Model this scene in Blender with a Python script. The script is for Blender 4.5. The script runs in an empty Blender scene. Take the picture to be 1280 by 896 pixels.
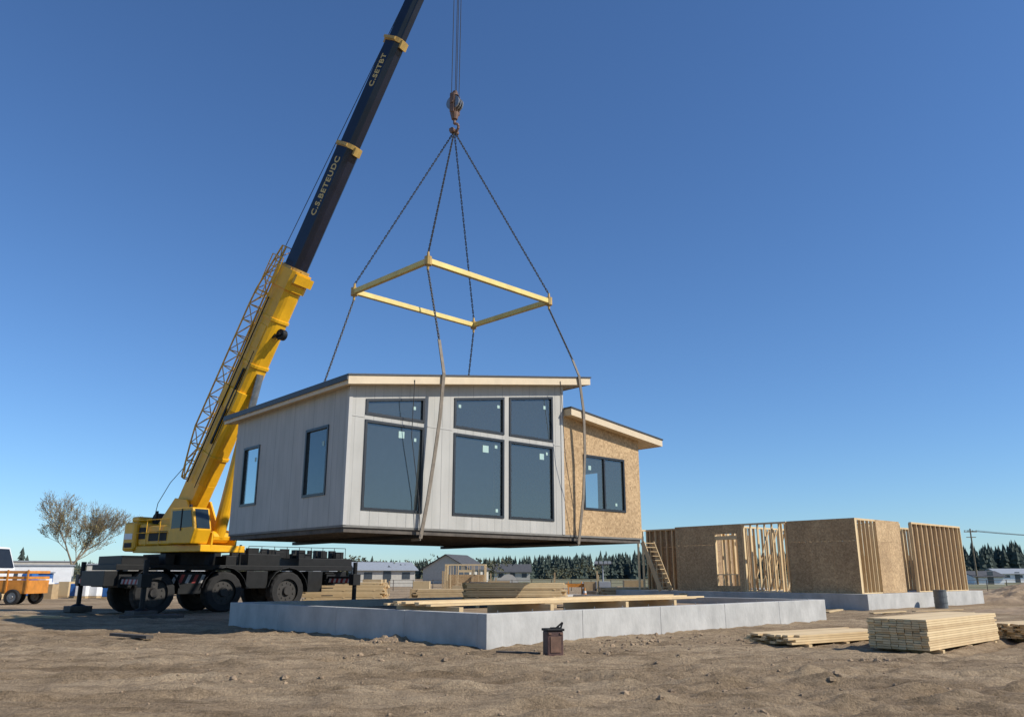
import bpy, math, random
from mathutils import Vector, Matrix, noise
random.seed(7)
R=random.random
def U(a,b): return a+(b-a)*random.random()
sc=bpy.context.scene
sc.view_settings.view_transform='Standard'; sc.view_settings.look='None'; sc.view_settings.exposure=0
col=sc.collection

# ---------------------------------------------------------------- materials
def nt(name):
    m=bpy.data.materials.new(name); m.use_nodes=True
    t=m.node_tree; b=t.nodes['Principled BSDF']; return m,t,b
def N(t,ty,**k):
    n=t.nodes.new(ty)
    for a,v in k.items(): setattr(n,a,v)
    return n
def mat(name,c,rough=.7,var=.25,scale=3.,bump=.0,metal=0.,c2=None,stretch=(1,1,1),detail=6,bscale=None,spec=None):
    m,t,b=nt(name); L=t.links.new
    tc=N(t,'ShaderNodeTexCoord'); mp=N(t,'ShaderNodeMapping'); mp.inputs['Scale'].default_value=stretch
    L(tc.outputs['Object'],mp.inputs['Vector'])
    no=N(t,'ShaderNodeTexNoise'); no.inputs['Scale'].default_value=scale; no.inputs['Detail'].default_value=detail; no.inputs['Roughness'].default_value=.65
    L(mp.outputs[0],no.inputs['Vector'])
    cr=N(t,'ShaderNodeValToRGB'); e=cr.color_ramp.elements
    a=c2 if c2 else tuple(x*(1-var) for x in c); d=c if c2 else tuple(min(1,x*(1+var)) for x in c)
    e[0].position=.32; e[1].position=.68; e[0].color=(*a,1); e[1].color=(*d,1)
    L(no.outputs['Fac'],cr.inputs['Fac']); L(cr.outputs[0],b.inputs['Base Color'])
    b.inputs['Roughness'].default_value=rough; b.inputs['Metallic'].default_value=metal
    if spec is not None: b.inputs['Specular IOR Level'].default_value=spec
    if bump>0:
        n2=N(t,'ShaderNodeTexNoise'); n2.inputs['Scale'].default_value=bscale or scale*6; n2.inputs['Detail'].default_value=6
        L(mp.outputs[0],n2.inputs['Vector'])
        bp=N(t,'ShaderNodeBump'); bp.inputs['Strength'].default_value=bump; bp.inputs['Distance'].default_value=.03
        L(n2.outputs['Fac'],bp.inputs['Height']); L(bp.outputs[0],b.inputs['Normal'])
    return m
def lumber_mat(name,c,c2):
    m,t,b=nt(name); L=t.links.new
    tc=N(t,'ShaderNodeTexCoord'); geo=N(t,'ShaderNodeNewGeometry')
    no=N(t,'ShaderNodeTexNoise'); no.inputs['Scale'].default_value=3; no.inputs['Detail'].default_value=7; L(tc.outputs['Object'],no.inputs['Vector'])
    ad=N(t,'ShaderNodeMath',operation='ADD'); mu=N(t,'ShaderNodeMath',operation='MULTIPLY'); mu.inputs[1].default_value=.55
    mu2=N(t,'ShaderNodeMath',operation='MULTIPLY'); mu2.inputs[1].default_value=.7
    L(geo.outputs['Random Per Island'],mu.inputs[0]); L(no.outputs['Fac'],mu2.inputs[0]); L(mu.outputs[0],ad.inputs[0]); L(mu2.outputs[0],ad.inputs[1])
    cr=N(t,'ShaderNodeValToRGB'); e=cr.color_ramp.elements; e[0].position=.2;e[1].position=.85;e[0].color=(*c2,1);e[1].color=(*c,1)
    L(ad.outputs[0],cr.inputs[0]); L(cr.outputs[0],b.inputs['Base Color']); b.inputs['Roughness'].default_value=.75
    return m
def osb_mat(name,c1,c2):
    m,t,b=nt(name); L=t.links.new
    tc=N(t,'ShaderNodeTexCoord'); geo=N(t,'ShaderNodeNewGeometry')
    vo=N(t,'ShaderNodeTexVoronoi'); vo.inputs['Scale'].default_value=17
    nz=N(t,'ShaderNodeTexNoise'); nz.inputs['Scale'].default_value=6
    mx=N(t,'ShaderNodeMixRGB'); mx.inputs[0].default_value=.12
    L(tc.outputs['Object'],mx.inputs[1]); L(nz.outputs['Color'],mx.inputs[2]); L(tc.outputs['Object'],nz.inputs['Vector'])
    L(mx.outputs[0],vo.inputs['Vector'])
    cr=N(t,'ShaderNodeValToRGB'); e=cr.color_ramp.elements
    e[0].position=.1;e[1].position=.9;e[0].color=(*c2,1); e[1].color=(*c1,1)
    L(vo.outputs['Color'],cr.inputs['Fac'])
    n3=N(t,'ShaderNodeTexNoise'); n3.inputs['Scale'].default_value=.9; n3.inputs['Detail'].default_value=4
    L(tc.outputs['Object'],n3.inputs['Vector'])
    m2=N(t,'ShaderNodeMixRGB',blend_type='MULTIPLY'); m2.inputs[0].default_value=.5
    L(cr.outputs[0],m2.inputs[1])
    r2=N(t,'ShaderNodeValToRGB'); r2.color_ramp.elements[0].position=.35; r2.color_ramp.elements[0].color=(.62,.6,.58,1); r2.color_ramp.elements[1].position=.65
    L(n3.outputs['Fac'],r2.inputs['Fac']); L(r2.outputs[0],m2.inputs[2])
    m3=N(t,'ShaderNodeMixRGB',blend_type='MULTIPLY'); m3.inputs[0].default_value=1; L(m2.outputs[0],m3.inputs[1])
    r3=N(t,'ShaderNodeValToRGB'); r3.color_ramp.elements[0].color=(.86,.84,.82,1); L(geo.outputs['Random Per Island'],r3.inputs[0]); L(r3.outputs[0],m3.inputs[2])
    L(m3.outputs[0],b.inputs['Base Color']); b.inputs['Roughness'].default_value=.8
    bp=N(t,'ShaderNodeBump'); bp.inputs['Strength'].default_value=.4; bp.inputs['Distance'].default_value=.01
    L(vo.outputs['Distance'],bp.inputs['Height']); L(bp.outputs[0],b.inputs['Normal'])
    return m
def siding_mat():
    m,t,b=nt('siding_panel'); L=t.links.new
    tc=N(t,'ShaderNodeTexCoord'); sp=N(t,'ShaderNodeSeparateXYZ'); L(tc.outputs['Object'],sp.inputs[0])
    sn=N(t,'ShaderNodeSeparateXYZ'); L(tc.outputs['Normal'],sn.inputs[0])
    def M(op,a,b_=None,c_=None):
        n=N(t,'ShaderNodeMath',operation=op)
        for i,v in enumerate((a,b_,c_)):
            if v is None: continue
            if isinstance(v,(int,float)): n.inputs[i].default_value=v
            else: L(v,n.inputs[i])
        return n.outputs[0]
    ax=M('ABSOLUTE',sn.outputs[0]); 
    pos=M('ADD',M('MULTIPLY',sp.outputs[1],M('GREATER_THAN',ax,.5)),M('MULTIPLY',sp.outputs[0],M('LESS_THAN',ax,.5)))
    fr=M('FRACT',M('ADD',M('DIVIDE',pos,.305),10.37))
    line=M('LESS_THAN',fr,.05)
    fr2=M('FRACT',M('ADD',M('DIVIDE',pos,1.22),10.3425)); line2=M('LESS_THAN',fr2,.02)
    no=N(t,'ShaderNodeTexNoise'); no.inputs['Scale'].default_value=1.3; no.inputs['Detail'].default_value=7
    mp=N(t,'ShaderNodeMapping'); mp.inputs['Scale'].default_value=(2,2,.6); L(tc.outputs['Object'],mp.inputs[0]); L(mp.outputs[0],no.inputs['Vector'])
    cr=N(t,'ShaderNodeValToRGB'); e=cr.color_ramp.elements; e[0].position=.3; e[1].position=.7
    e[0].color=(.37,.355,.315,1); e[1].color=(.45,.43,.385,1); L(no.outputs['Fac'],cr.inputs['Fac'])
    mx=N(t,'ShaderNodeMixRGB'); mx.inputs[2].default_value=(.20,.195,.18,1)
    L(M('ADD',M('MULTIPLY',line,.4),M('MULTIPLY',line2,.4)),mx.inputs[0]); L(cr.outputs[0],mx.inputs[1]); L(mx.outputs[0],b.inputs['Base Color'])
    b.inputs['Roughness'].default_value=.65
    bp=N(t,'ShaderNodeBump'); bp.inputs['Strength'].default_value=.5; bp.inputs['Distance'].default_value=.01; bp.invert=True
    L(line,bp.inputs['Height']); L(bp.outputs[0],b.inputs['Normal'])
    return m
def glass_mat():
    m,t,b=nt('window_glass'); L=t.links.new; t.nodes.remove(b)
    out=[n for n in t.nodes if n.type=='OUTPUT_MATERIAL'][0]
    tr=N(t,'ShaderNodeBsdfTransparent'); tr.inputs[0].default_value=(.50,.60,.62,1)
    gl=N(t,'ShaderNodeBsdfGlossy'); gl.inputs['Roughness'].default_value=.015; gl.inputs[0].default_value=(.8,.88,.9,1)
    df=N(t,'ShaderNodeBsdfDiffuse'); df.inputs[0].default_value=(.20,.235,.23,1)
    lw=N(t,'ShaderNodeFresnel'); lw.inputs[0].default_value=1.55
    no=N(t,'ShaderNodeTexNoise'); no.inputs['Scale'].default_value=.8
    tc=N(t,'ShaderNodeTexCoord'); L(tc.outputs['Object'],no.inputs['Vector'])
    bp=N(t,'ShaderNodeBump'); bp.inputs['Strength'].default_value=.12; bp.inputs['Distance'].default_value=.02
    L(no.outputs['Fac'],bp.inputs['Height']); L(bp.outputs[0],gl.inputs['Normal'])
    m0=N(t,'ShaderNodeMixShader'); m0.inputs[0].default_value=.22; L(tr.outputs[0],m0.inputs[1]); L(df.outputs[0],m0.inputs[2])
    mx=N(t,'ShaderNodeMixShader'); ad=N(t,'ShaderNodeMath',operation='ADD'); ad.inputs[1].default_value=.05
    L(lw.outputs[0],ad.inputs[0]); L(ad.outputs[0],mx.inputs[0]); L(m0.outputs[0],mx.inputs[1]); L(gl.outputs[0],mx.inputs[2])
    L(mx.outputs[0],out.inputs['Surface']); return m
def ground_mat():
    m,t,b=nt('construction_dirt'); L=t.links.new
    tc=N(t,'ShaderNodeTexCoord')
    def noise_(s,d=8,r=.6,st=(1,1,1)):
        mp=N(t,'ShaderNodeMapping'); mp.inputs['Scale'].default_value=st; L(tc.outputs['Object'],mp.inputs[0])
        n=N(t,'ShaderNodeTexNoise'); n.inputs['Scale'].default_value=s; n.inputs['Detail'].default_value=d; n.inputs['Roughness'].default_value=r
        L(mp.outputs[0],n.inputs['Vector']); return n.outputs['Fac']
    def ramp(f,p0,c0,p1,c1):
        r=N(t,'ShaderNodeValToRGB'); e=r.color_ramp.elements; e[0].position=p0;e[1].position=p1;e[0].color=(*c0,1);e[1].color=(*c1,1); L(f,r.inputs[0]); return r.outputs[0]
    big=ramp(noise_(.22,8,.68,(.6,1.4,1)),.38,(.30,.215,.13),.58,(.46,.345,.22))
    mid=ramp(noise_(1.6,10,.75,(.4,1.6,1)),.36,(.58,.56,.54),.56,(1.1,1.09,1.08))
    fine=ramp(noise_(22,6,.75),.34,(.66,.66,.66),.6,(1.12,1.12,1.12))
    m1=N(t,'ShaderNodeMixRGB',blend_type='MULTIPLY'); m1.inputs[0].default_value=1; L(big,m1.inputs[1]); L(mid,m1.inputs[2])
    m2=N(t,'ShaderNodeMixRGB',blend_type='MULTIPLY'); m2.inputs[0].default_value=1; L(m1.outputs[0],m2.inputs[1]); L(fine,m2.inputs[2])
    L(m2.outputs[0],b.inputs['Base Color']); b.inputs['Roughness'].default_value=.95; b.inputs['Specular IOR Level'].default_value=.12
    ad=N(t,'ShaderNodeMath',operation='ADD'); mu=N(t,'ShaderNodeMath',operation='MULTIPLY'); mu.inputs[1].default_value=.4
    L(noise_(3.5,10,.75),ad.inputs[0]); L(noise_(28,5,.7),mu.inputs[0]); L(mu.outputs[0],ad.inputs[1])
    bp=N(t,'ShaderNodeBump'); bp.inputs['Strength'].default_value=.9; bp.inputs['Distance'].default_value=.1
    L(ad.outputs[0],bp.inputs['Height']); L(bp.outputs[0],b.inputs['Normal'])
    return m

SID=siding_mat(); GLASS=glass_mat()
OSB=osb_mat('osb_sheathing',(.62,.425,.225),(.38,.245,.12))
OSB_D=osb_mat('osb_shaded',(.44,.29,.155),(.27,.17,.088))  # darker copy of the OSB, shade put into its colour
LUM=lumber_mat('pine_lumber',(.72,.54,.30),(.50,.34,.17))
LUM2=lumber_mat('pine_lumber_aged',(.56,.41,.22),(.34,.23,.12))
FASC=mat('fascia_board',(.62,.49,.32),.6,.08,3)
BLACK=mat('window_frame_black',(.014,.016,.018),.4,.2,4)
ROOFM=mat('metal_roof',(.035,.037,.04),.5,.2,4)
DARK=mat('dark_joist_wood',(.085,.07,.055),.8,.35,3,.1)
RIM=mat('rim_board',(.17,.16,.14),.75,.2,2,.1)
INT=mat('interior_drywall',(.34,.35,.34),.8,.12,1.5)
CONC=mat('foundation_concrete',(.43,.415,.38),.85,.17,1.6,.35,stretch=(1,1,.6))
YEL=mat('crane_yellow_paint',(.78,.40,.012),.36,.14,1.2,.05)
YEL2=mat('spreader_yellow_paint',(.70,.52,.15),.5,.14,2)
NAVY=mat('boom_navy_paint',(.008,.011,.024),.3,.25,1)
GOLD=mat('collar_gold',(.50,.31,.08),.45,.2,3)
CHAS=mat('chassis_black',(.010,.010,.010),.55,.4,3,spec=.3)
RUB=mat('tire_rubber',(.016,.015,.014),.85,.35,4,.2)
DUSTY=mat('dusty_hub',(.035,.031,.027),.7,.3,5)
STEEL=mat('steel',(.30,.29,.28),.4,.2,5,metal=.8)
CABLE=mat('wire_rope',(.035,.034,.033),.6,.3,8)
STRAP=mat('sling_webbing',(.20,.165,.125),.85,.2,6)
RUST=mat('rusty_hook',(.17,.09,.055),.55,.4,5)
RED=mat('stripe_red',(.42,.03,.025),.5,.1); WHITE=mat('white_paint',(.74,.74,.72),.5,.08,2)
LABEL=mat('window_label',(.36,.50,.45),.6,.05)
SOIL=mat('dark_soil',(.29,.205,.125),.95,.3,1.4,.6)
GND=ground_mat()

# ---------------------------------------------------------------- mesh helper
def frame(o,x,y=None,z=None):
    o=Vector(o); x=Vector(x).normalized()
    z=Vector(z) if z is not None else Vector((0,0,1))
    y=(z.cross(x)).normalized(); z=x.cross(y).normalized()
    M=Matrix.Identity(4)
    for i in range(3): M[i][0]=x[i];M[i][1]=y[i];M[i][2]=z[i];M[i][3]=o[i]
    return M
I4=Matrix.Identity(4)
def empty(name,loc):
    e=bpy.data.objects.new(name,None); e.location=loc; e.empty_display_size=.5; col.objects.link(e); return e
class MB:
    def __init__(s): s.v=[];s.f=[]
    def hexa(s,p):
        n=len(s.v); s.v+=[tuple(q) for q in p]
        for f in ((0,3,2,1),(4,5,6,7),(0,1,5,4),(1,2,6,5),(2,3,7,6),(3,0,4,7)): s.f.append(tuple(n+i for i in f))
    def box(s,x0,y0,z0,x1,y1,z1):
        if x0>x1:x0,x1=x1,x0
        if y0>y1:y0,y1=y1,y0
        if z0>z1:z0,z1=z1,z0
        s.hexa([(x0,y0,z0),(x1,y0,z0),(x1,y1,z0),(x0,y1,z0),(x0,y0,z1),(x1,y0,z1),(x1,y1,z1),(x0,y1,z1)])
    def axes(s,p,q,up=(0,0,1)):
        d=(Vector(q)-Vector(p)).normalized(); u=Vector(up)
        if abs(d.dot(u))>.98: u=Vector((1,0,0))
        a=d.cross(u).normalized(); b=a.cross(d).normalized(); return d,a,b
    def beam(s,p,q,w,h,up=(0,0,1)):
        p=Vector(p);q=Vector(q); d,a,b=s.axes(p,q,up)
        c=[(-1,-1),(1,-1),(1,1),(-1,1)]
        s.hexa([p+a*(w/2*i)+b*(h/2*j) for i,j in c]+[q+a*(w/2*i)+b*(h/2*j) for i,j in c])
    def cyl(s,p,q,r0,r1=None,n=12,cap=True):
        if r1 is None:r1=r0
        p=Vector(p);q=Vector(q); d,a,b=s.axes(p,q); k=len(s.v)
        for c,r in((p,r0),(q,r1)):
            for i in range(n):
                t=2*math.pi*i/n; s.v.append(tuple(c+a*(r*math.cos(t))+b*(r*math.sin(t))))
        for i in range(n):
            j=(i+1)%n; s.f.append((k+i,k+j,k+n+j,k+n+i))
        if cap: s.f.append(tuple(k+i for i in range(n-1,-1,-1))); s.f.append(tuple(k+n+i for i in range(n)))
    def prism(s,prof,x0,x1,sc1=1.):
        n=len(prof);k=len(s.v)
        s.v+=[(x0,y,z) for y,z in prof]+[(x1,y*sc1,z*sc1) for y,z in prof]
        for i in range(n):
            j=(i+1)%n; s.f.append((k+i,k+j,k+n+j,k+n+i))
        s.f.append(tuple(k+i for i in range(n-1,-1,-1))); s.f.append(tuple(k+n+i for i in range(n)))
    def quad(s,*p):
        k=len(s.v); s.v+=[tuple(q) for q in p]; s.f.append(tuple(range(k,k+len(p))))
    def obj(s,name,m,par=None,M=I4,bevel=0,smooth=False,fix=True):
        me=bpy.data.meshes.new(name); me.from_pydata(s.v,[],s.f); me.materials.append(m)
        if fix:
            import bmesh
            bm=bmesh.new(); bm.from_mesh(me); bmesh.ops.recalc_face_normals(bm,faces=bm.faces); bm.to_mesh(me); bm.free()
        if smooth:
            for p in me.polygons:p.use_smooth=True
        o=bpy.data.objects.new(name,me); col.objects.link(o); o.matrix_basis=M
        if par: o.parent=par; o.matrix_parent_inverse=Matrix.Translation(-Vector(par.location))
        if bevel:
            b=o.modifiers.new('b','BEVEL'); b.width=bevel; b.segments=2; b.limit_method='ANGLE'
        return o
def tube(mb,pts,r,n=6):
    for a,b in zip(pts[:-1],pts[1:]): mb.cyl(a,b,r,r,n)
def chain(mb,p,q,link=.15,w=.07,t=.024):
    p=Vector(p);q=Vector(q); L=(q-p).length; n=int(L/(link*.8)); d,a,b=mb.axes(p,q)
    for i in range(n):
        c=p+(q-p)*((i+.5)/n); A,B=(a,b) if i%2 else (b,a)
        for s in(-1,1):
            mb.beam(c-d*link*.5+A*(s*w*.33),c+d*link*.5+A*(s*w*.33),t,t,B)

# ---------------------------------------------------------------- camera (28 mm eq., 15 deg up)
cam=bpy.data.cameras.new('Camera'); co=bpy.data.objects.new('Camera',cam); col.objects.link(co)
cam.sensor_width=36; cam.lens=28.125; cam.clip_end=8000; cam.clip_start=.1
co.location=(0,0,1.6); co.rotation_euler=(math.radians(90+15.1),0,0); sc.camera=co

# ---------------------------------------------------------------- light
EL=38; sh=Vector((.95,-.31,0)).normalized()
ts=sh*math.cos(math.radians(EL))+Vector((0,0,math.sin(math.radians(EL))))
su=bpy.data.lights.new('sun','SUN'); su.energy=5.; su.angle=math.radians(.5); su.color=(1,.95,.865)
so=bpy.data.objects.new('sun',su); col.objects.link(so); so.rotation_euler=ts.to_track_quat('Z','Y').to_euler(); so.location=(30,-10,40)
w=bpy.data.worlds.new('World'); sc.world=w; w.use_nodes=True; t=w.node_tree
sk=t.nodes.new('ShaderNodeTexSky'); sk.sky_type='NISHITA'; sk.sun_disc=False; sk.sun_elevation=math.radians(EL); sk.sun_rotation=math.atan2(sh.x,sh.y)
sk.air_density=1.0; sk.dust_density=.15; sk.ozone_density=2.0; sk.altitude=200
tm=t.nodes.new('ShaderNodeMixRGB'); tm.blend_type='MULTIPLY'; tm.inputs[0].default_value=1; tm.inputs[2].default_value=(.76,1.08,1.46,1)
t.links.new(sk.outputs[0],tm.inputs[1]); t.links.new(tm.outputs[0],t.nodes['Background'].inputs[0]); t.nodes['Background'].inputs[1].default_value=.093

# ---------------------------------------------------------------- ground
def seg_d(x,y,x0,y0,x1,y1):
    dx,dy=x1-x0,y1-y0; L=math.hypot(dx,dy); return ((x-x0)*-dy+(y-y0)*dx)/L,((x-x0)*dx+(y-y0)*dy)/L
TR=[(-20,13.5,20,16.5),(-20,17.2,10,10.5),(-16,22.5,0,14.5),(3,11,18,24),(-12,10,8,12.5)]
def gh(x,y):
    f=max(0,min(1,(90-math.hypot(x,y))/50))
    if f<=0: return 0
    v=Vector((x,y,0))
    h=.05*noise.noise(v*.35)+.05*noise.noise(v*1.1)+.036*noise.noise(v*2.9+Vector((5,1,0)))+.026*noise.noise(v*6.7)
    rg=1-abs(noise.noise(Vector((x*.45,y*2.6,3))))*2; h+=.045*max(0,rg)**2
    if 8<y<28 and abs(x)<18:
        for a in TR:
            d,s=seg_d(x,y,*a); d+=.5*math.sin(s*.25)
            for o in(-1.05,1.05):
                e=abs(d-o)
                if e<.6:
                    w_=.6+.4*noise.noise(Vector((s*.4,o*7,a[0]))); g=math.exp(-(e/.2)**2); h+=w_*(-.085*g*(1+.35*math.sin(s*17)))+w_*.07*math.exp(-((e-.36)/.1)**2)
    return h*f
def axis(lo,hi,st,far_lo,far_hi,g=1.12):
    a=[];x=lo
    while x<hi: a.append(x); x+=st
    s=st;x=hi
    while x<far_hi: a.append(x); s*=g; x+=s
    a.append(far_hi)
    s=st;x=lo-st;b=[]
    while x>far_lo: b.append(x); s*=g; x-=s
    b.append(far_lo); return b[::-1]+a
xs=axis(-15,15,.085,-4000,4000); ys=axis(8,24,.07,-60,5000,1.07)
gv=[(x,y,gh(x,y)) for y in ys for x in xs]; nx=len(xs)
gf=[(j*nx+i,j*nx+i+1,(j+1)*nx+i+1,(j+1)*nx+i) for j in range(len(ys)-1) for i in range(nx-1)]
me=bpy.data.meshes.new('ground'); me.from_pydata(gv,[],gf); me.materials.append(GND)
for p in me.polygons:p.use_smooth=True
g=bpy.data.objects.new('ground',me); col.objects.link(g)
mb=MB()
def clod(x,y,r,z=None):
    k=len(mb.v); n1=6
    z=gh(x,y)+r*.15 if z is None else z
    mb.v.append((x,y,z+r*U(.5,.8)))
    for ring,(rr,zz) in enumerate(((.8,.3),(1,-.3))):
        for i in range(n1):
            a=i/n1*6.283+R()*.4; q=r*rr*U(.7,1.3); mb.v.append((x+q*math.cos(a),y+q*math.sin(a)*.9,z+r*zz*U(.6,1.3)))
    for i in range(n1):
        j=(i+1)%n1; mb.f.append((k,k+1+i,k+1+j)); mb.f.append((k+1+i,k+1+n1+i,k+1+n1+j,k+1+j))
for i in range(6500):
    y=8+20*R()**1.3; x=U(-.72,.72)*y; cl=noise.noise(Vector((x*.5,y*.5,9)))
    if R()<.3+cl: clod(x,y,.007+.034*R()**4)
for cx,cy,n,sp in((-2.9,20.6,120,.55),(-4.2,13.2,50,.6),(6.5,16,70,.8),(1.5,18.0,90,.8),(3,20.2,110,.9),(-7,24.2,60,.9),(9.2,22,100,1.6),(5,21.5,100,1.2),(2.,11.5,40,.5),(-2,17,60,1.),(4,13,40,1)):
    for i in range(n): clod(random.gauss(cx,sp),random.gauss(cy,sp*.5),.012+.06*R()**3)
mb.obj('dirt_clods',SOIL,fix=False)
def mound(name,cx,cy,rx,ry,h,seed):
    mb=MB(); n=46
    for j in range(n+1):
        for i in range(n+1):
            u=i/n*2-1;v=j/n*2-1; r=math.hypot(u,v); b=max(0,1-r*r)**.8
            nz=noise.fractal(Vector((u*3+seed,v*3,seed)),1,2,5)
            mb.v.append((cx+u*rx,cy+v*ry,-.08+h*b*(1+.45*nz)+.05*nz*b))
    for j in range(n):
        for i in range(n): k=j*(n+1)+i; mb.f.append((k,k+1,k+n+2,k+n+1))
    mb.obj(name,SOIL,fix=False)
mound('earth_mound',40,56,9,4,1.5,1); mound('earth_mound',48,62,9,5,1.9,2); mound('earth_mound',-2.95,20.75,.75,.35,.2,3)
mound('earth_mound',25,36,6,2.5,.35,4); mound('earth_mound',31,50,5,3,.7,5)
fm=mat('dry_grass',(.15,.15,.06),.95,.3,.12,c2=(.23,.185,.10))
mb=MB(); mb.quad((22,95,.03),(500,95,.03),(700,700,.03),(-60,700,.03),(-10,130,.03)); mb.obj('grass_field',fm,fix=False)
mb=MB(); mb.quad((-500,150,.03),(-60,150,.03),(-60,600,.03),(-700,600,.03)); mb.obj('grass_field',fm,fix=False)

# ---------------------------------------------------------------- foundation
FN,FR,FL=Vector((-.575,19,0)),Vector((11.2,29.9,0)),Vector((-9.03,26.8,0)); FF=FL+FR-FN
fe=empty('concrete_foundation',(FN+FF)/2)
def fp(u,v,z): 
    p=FN+(FR-FN)*u+(FL-FN)*v; return (p.x,p.y,z)
def fbox(mb,u0,v0,u1,v1,z0,z1):
    mb.hexa([fp(u0,v0,z0),fp(u1,v0,z0),fp(u1,v1,z0),fp(u0,v1,z0),fp(u0,v0,z1),fp(u1,v0,z1),fp(u1,v1,z1),fp(u0,v1,z1)])
H=.74; tu=.3/16; tv=.3/11.5
mb=MB(); n=5
for i in range(n): fbox(mb,i/n+(.0005 if i else 0),0,(i+1)/n,tv,-.3,H)
mb.obj('stem_wall_front',CONC,fe,bevel=.012)
mb=MB(); n=4
for i in range(n): fbox(mb,0,max(tv+.0002,i/n+.0006),tu,(i+1)/n,-.3,H)
mb.obj('stem_wall_side',CONC,fe,bevel=.012)
mb=MB(); fbox(mb,tu+.0002,1-tv,1,1,-.3,H); fbox(mb,1-tu,tv+.0002,1,1-tv-.0002,-.3,H); mb.obj('stem_wall_rear',CONC,fe,bevel=.012)
mb=MB(); fbox(mb,tu,tv,1-tu,1-tv,.3,.5); mb.obj('interior_fill',SOIL,fe)
mb=MB()
for i in range(14): 
    x,y,z=fp(.03+.07*i,tv/2,H); mb.cyl((x,y,z-.02),(x,y,z+.06),.01,.01,6)
mb.obj('anchor_bolts',STEEL,fe)
# ---------------------------------------------------------------- lumber
def lumber_stack(name,o,xd,L,nw,nh,bw=.14,bh=.045,gap=.004,m=LUM,jit=.05,z0=.09,blocks=True,sticker=0):
    e=empty(name,o); M=frame(o,xd); mb=MB()
    z=z0
    for k in range(nh):
        for i in range(nw):
            j=U(-jit,jit); l=L*(1-U(0,.05) if R()<.3 else 1)
            mb.box(j,i*(bw+gap)+U(-.003,.003),z,l+j,i*(bw+gap)+bw,z+bh)
        z+=bh+gap
        if sticker and k%sticker==sticker-1 and k<nh-1:
            for s in(.12,.5,.88): mb.box(L*s-.04,-.02,z,L*s+.04,nw*(bw+gap)+.02,z+.02)
            z+=.022
    mb.obj('boards',m,e,M,bevel=.004)
    if blocks:
        b=MB()
        for s in(.12,.5,.88): b.box(L*s-.06,-.08,-.03,L*s+.06,nw*(bw+gap)+.08,z0-.004)
        b.obj('blocking',LUM2,e,M)
    return e
lumber_stack('lumber_stack',(8.55,17.35,0),(.72,.69,0),4.5,8,13,.15,.042,.005,jit=.035)
lumber_stack('lumber_stack',(6.35,19.0,0),(.84,.54,0),3.6,9,4,.14,.045,.005,m=LUM,jit=.22,z0=.08)
lumber_stack('lumber_stack',(12.5,20.2,0),(.85,.5,0),3.6,8,7,.14,.045,.005,jit=.1)
lumber_stack('lumber_stack',(13.0,19.2,0),(.9,.4,0),3.,6,2,.14,.045,.005,jit=.2,m=LUM2)
def planks(name,specs,m):
    e=empty(name,specs[0][0]); mb=MB()
    for p,q,w_,h_ in specs: mb.beam(p,q,w_,h_)
    mb.obj('boards',m,e,bevel=.004); return e
sp=[]
for i in range(7):
    a=Vector(fp(U(-.005,.03),.2+.022*i,0)); b=Vector(fp(.55+U(0,.22),.17+.022*i,0))
    sp.append(((a.x,a.y,.86+.052*(i%2)),(b.x,b.y,.86+.052*(i%2)),.2,.05))
planks('long_planks',sp,LUM)
mb=MB(); e=empty('timber_bearers',fp(.3,.2,.5))
for u in(.05,.25,.45,.6): 
    a=fp(u,.15,.67);b=fp(u,.36,.67); mb.beam(a,b,.14,.3)
mb.obj('boards',LUM2,e)
lumber_stack('lumber_stack',(-1.6,28.6,.5),(1,.08,0),3.5,9,12,.14,.05,.005,z0=.12,jit=.1,sticker=4)
o=fp(.5,.5,.5); lumber_stack('lumber_stack',o,(.9,.4,0),3.2,6,3,.14,.05,.005,z0=.12,m=LUM2)
lumber_stack('lumber_stack',(-11,44,0),(1,.05,0),4.2,9,16,.16,.06,.005,jit=.2,sticker=5)
lumber_stack('lumber_stack',(-5.5,47,0),(1,.1,0),4.5,9,11,.16,.06,.005,jit=.2,m=LUM2)
lumber_stack('lumber_stack',(5.5,50,0),(1,.1,0),5,9,11,.16,.06,.005,jit=.2,m=LUM2,sticker=4)
lumber_stack('lumber_stack',(9.5,46,0),(1,.3,0),4,9,8,.16,.06,.005,jit=.2)
planks('scrap_plank',[((-10.35,21.9,.11),(-9.0,21.0,.10),.2,.07)],DARK)
planks('scrap_plank',[((-19.5,31,.06),(-16.4,31.2,.06),.2,.05),((-19,31.4,.11),(-16.9,31.3,.1),.2,.05)],LUM2)
planks('outrigger_mat',[((-14.6,31.6,.08),(-12.6,31.9,.08),1.2,.14)],DARK)

e=empty('steel_junction_box',(.83,17.1,0)); M=frame((.83,17.1,0),(.95,.3,0)); JB=mat('rusty_brown_paint',(.085,.042,.032),.6,.5,5,.2)
mb=MB(); mb.box(-.17,-.15,-.05,.17,.15,.5); mb.obj('body',JB,e,M,bevel=.02)
mb=MB(); mb.box(-.19,-.17,.502,.19,.17,.55); mb.obj('lid',CHAS,e,M,bevel=.012)
mb=MB(); mb.box(-.11,-.165,.1,.11,-.152,.4); mb.box(-.15,-.17,.44,-.09,-.152,.47); mb.box(.09,-.17,.44,.15,-.152,.47);mb.obj('door_plate',RUST,e,M)
mb=MB(); mb.box(-.05,-.03,.552,.14,.03,.57); mb.beam((.15,0,.5),(.21,0,.66),.03,.03); mb.beam((.08,0,.56),(.21,0,.66),.03,.03); mb.obj('handle',CHAS,e,M)
planks('scrap_plank',[((-.3,17.5,.07),(.55,17.1,.07),.14,.035)],DARK)

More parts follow.
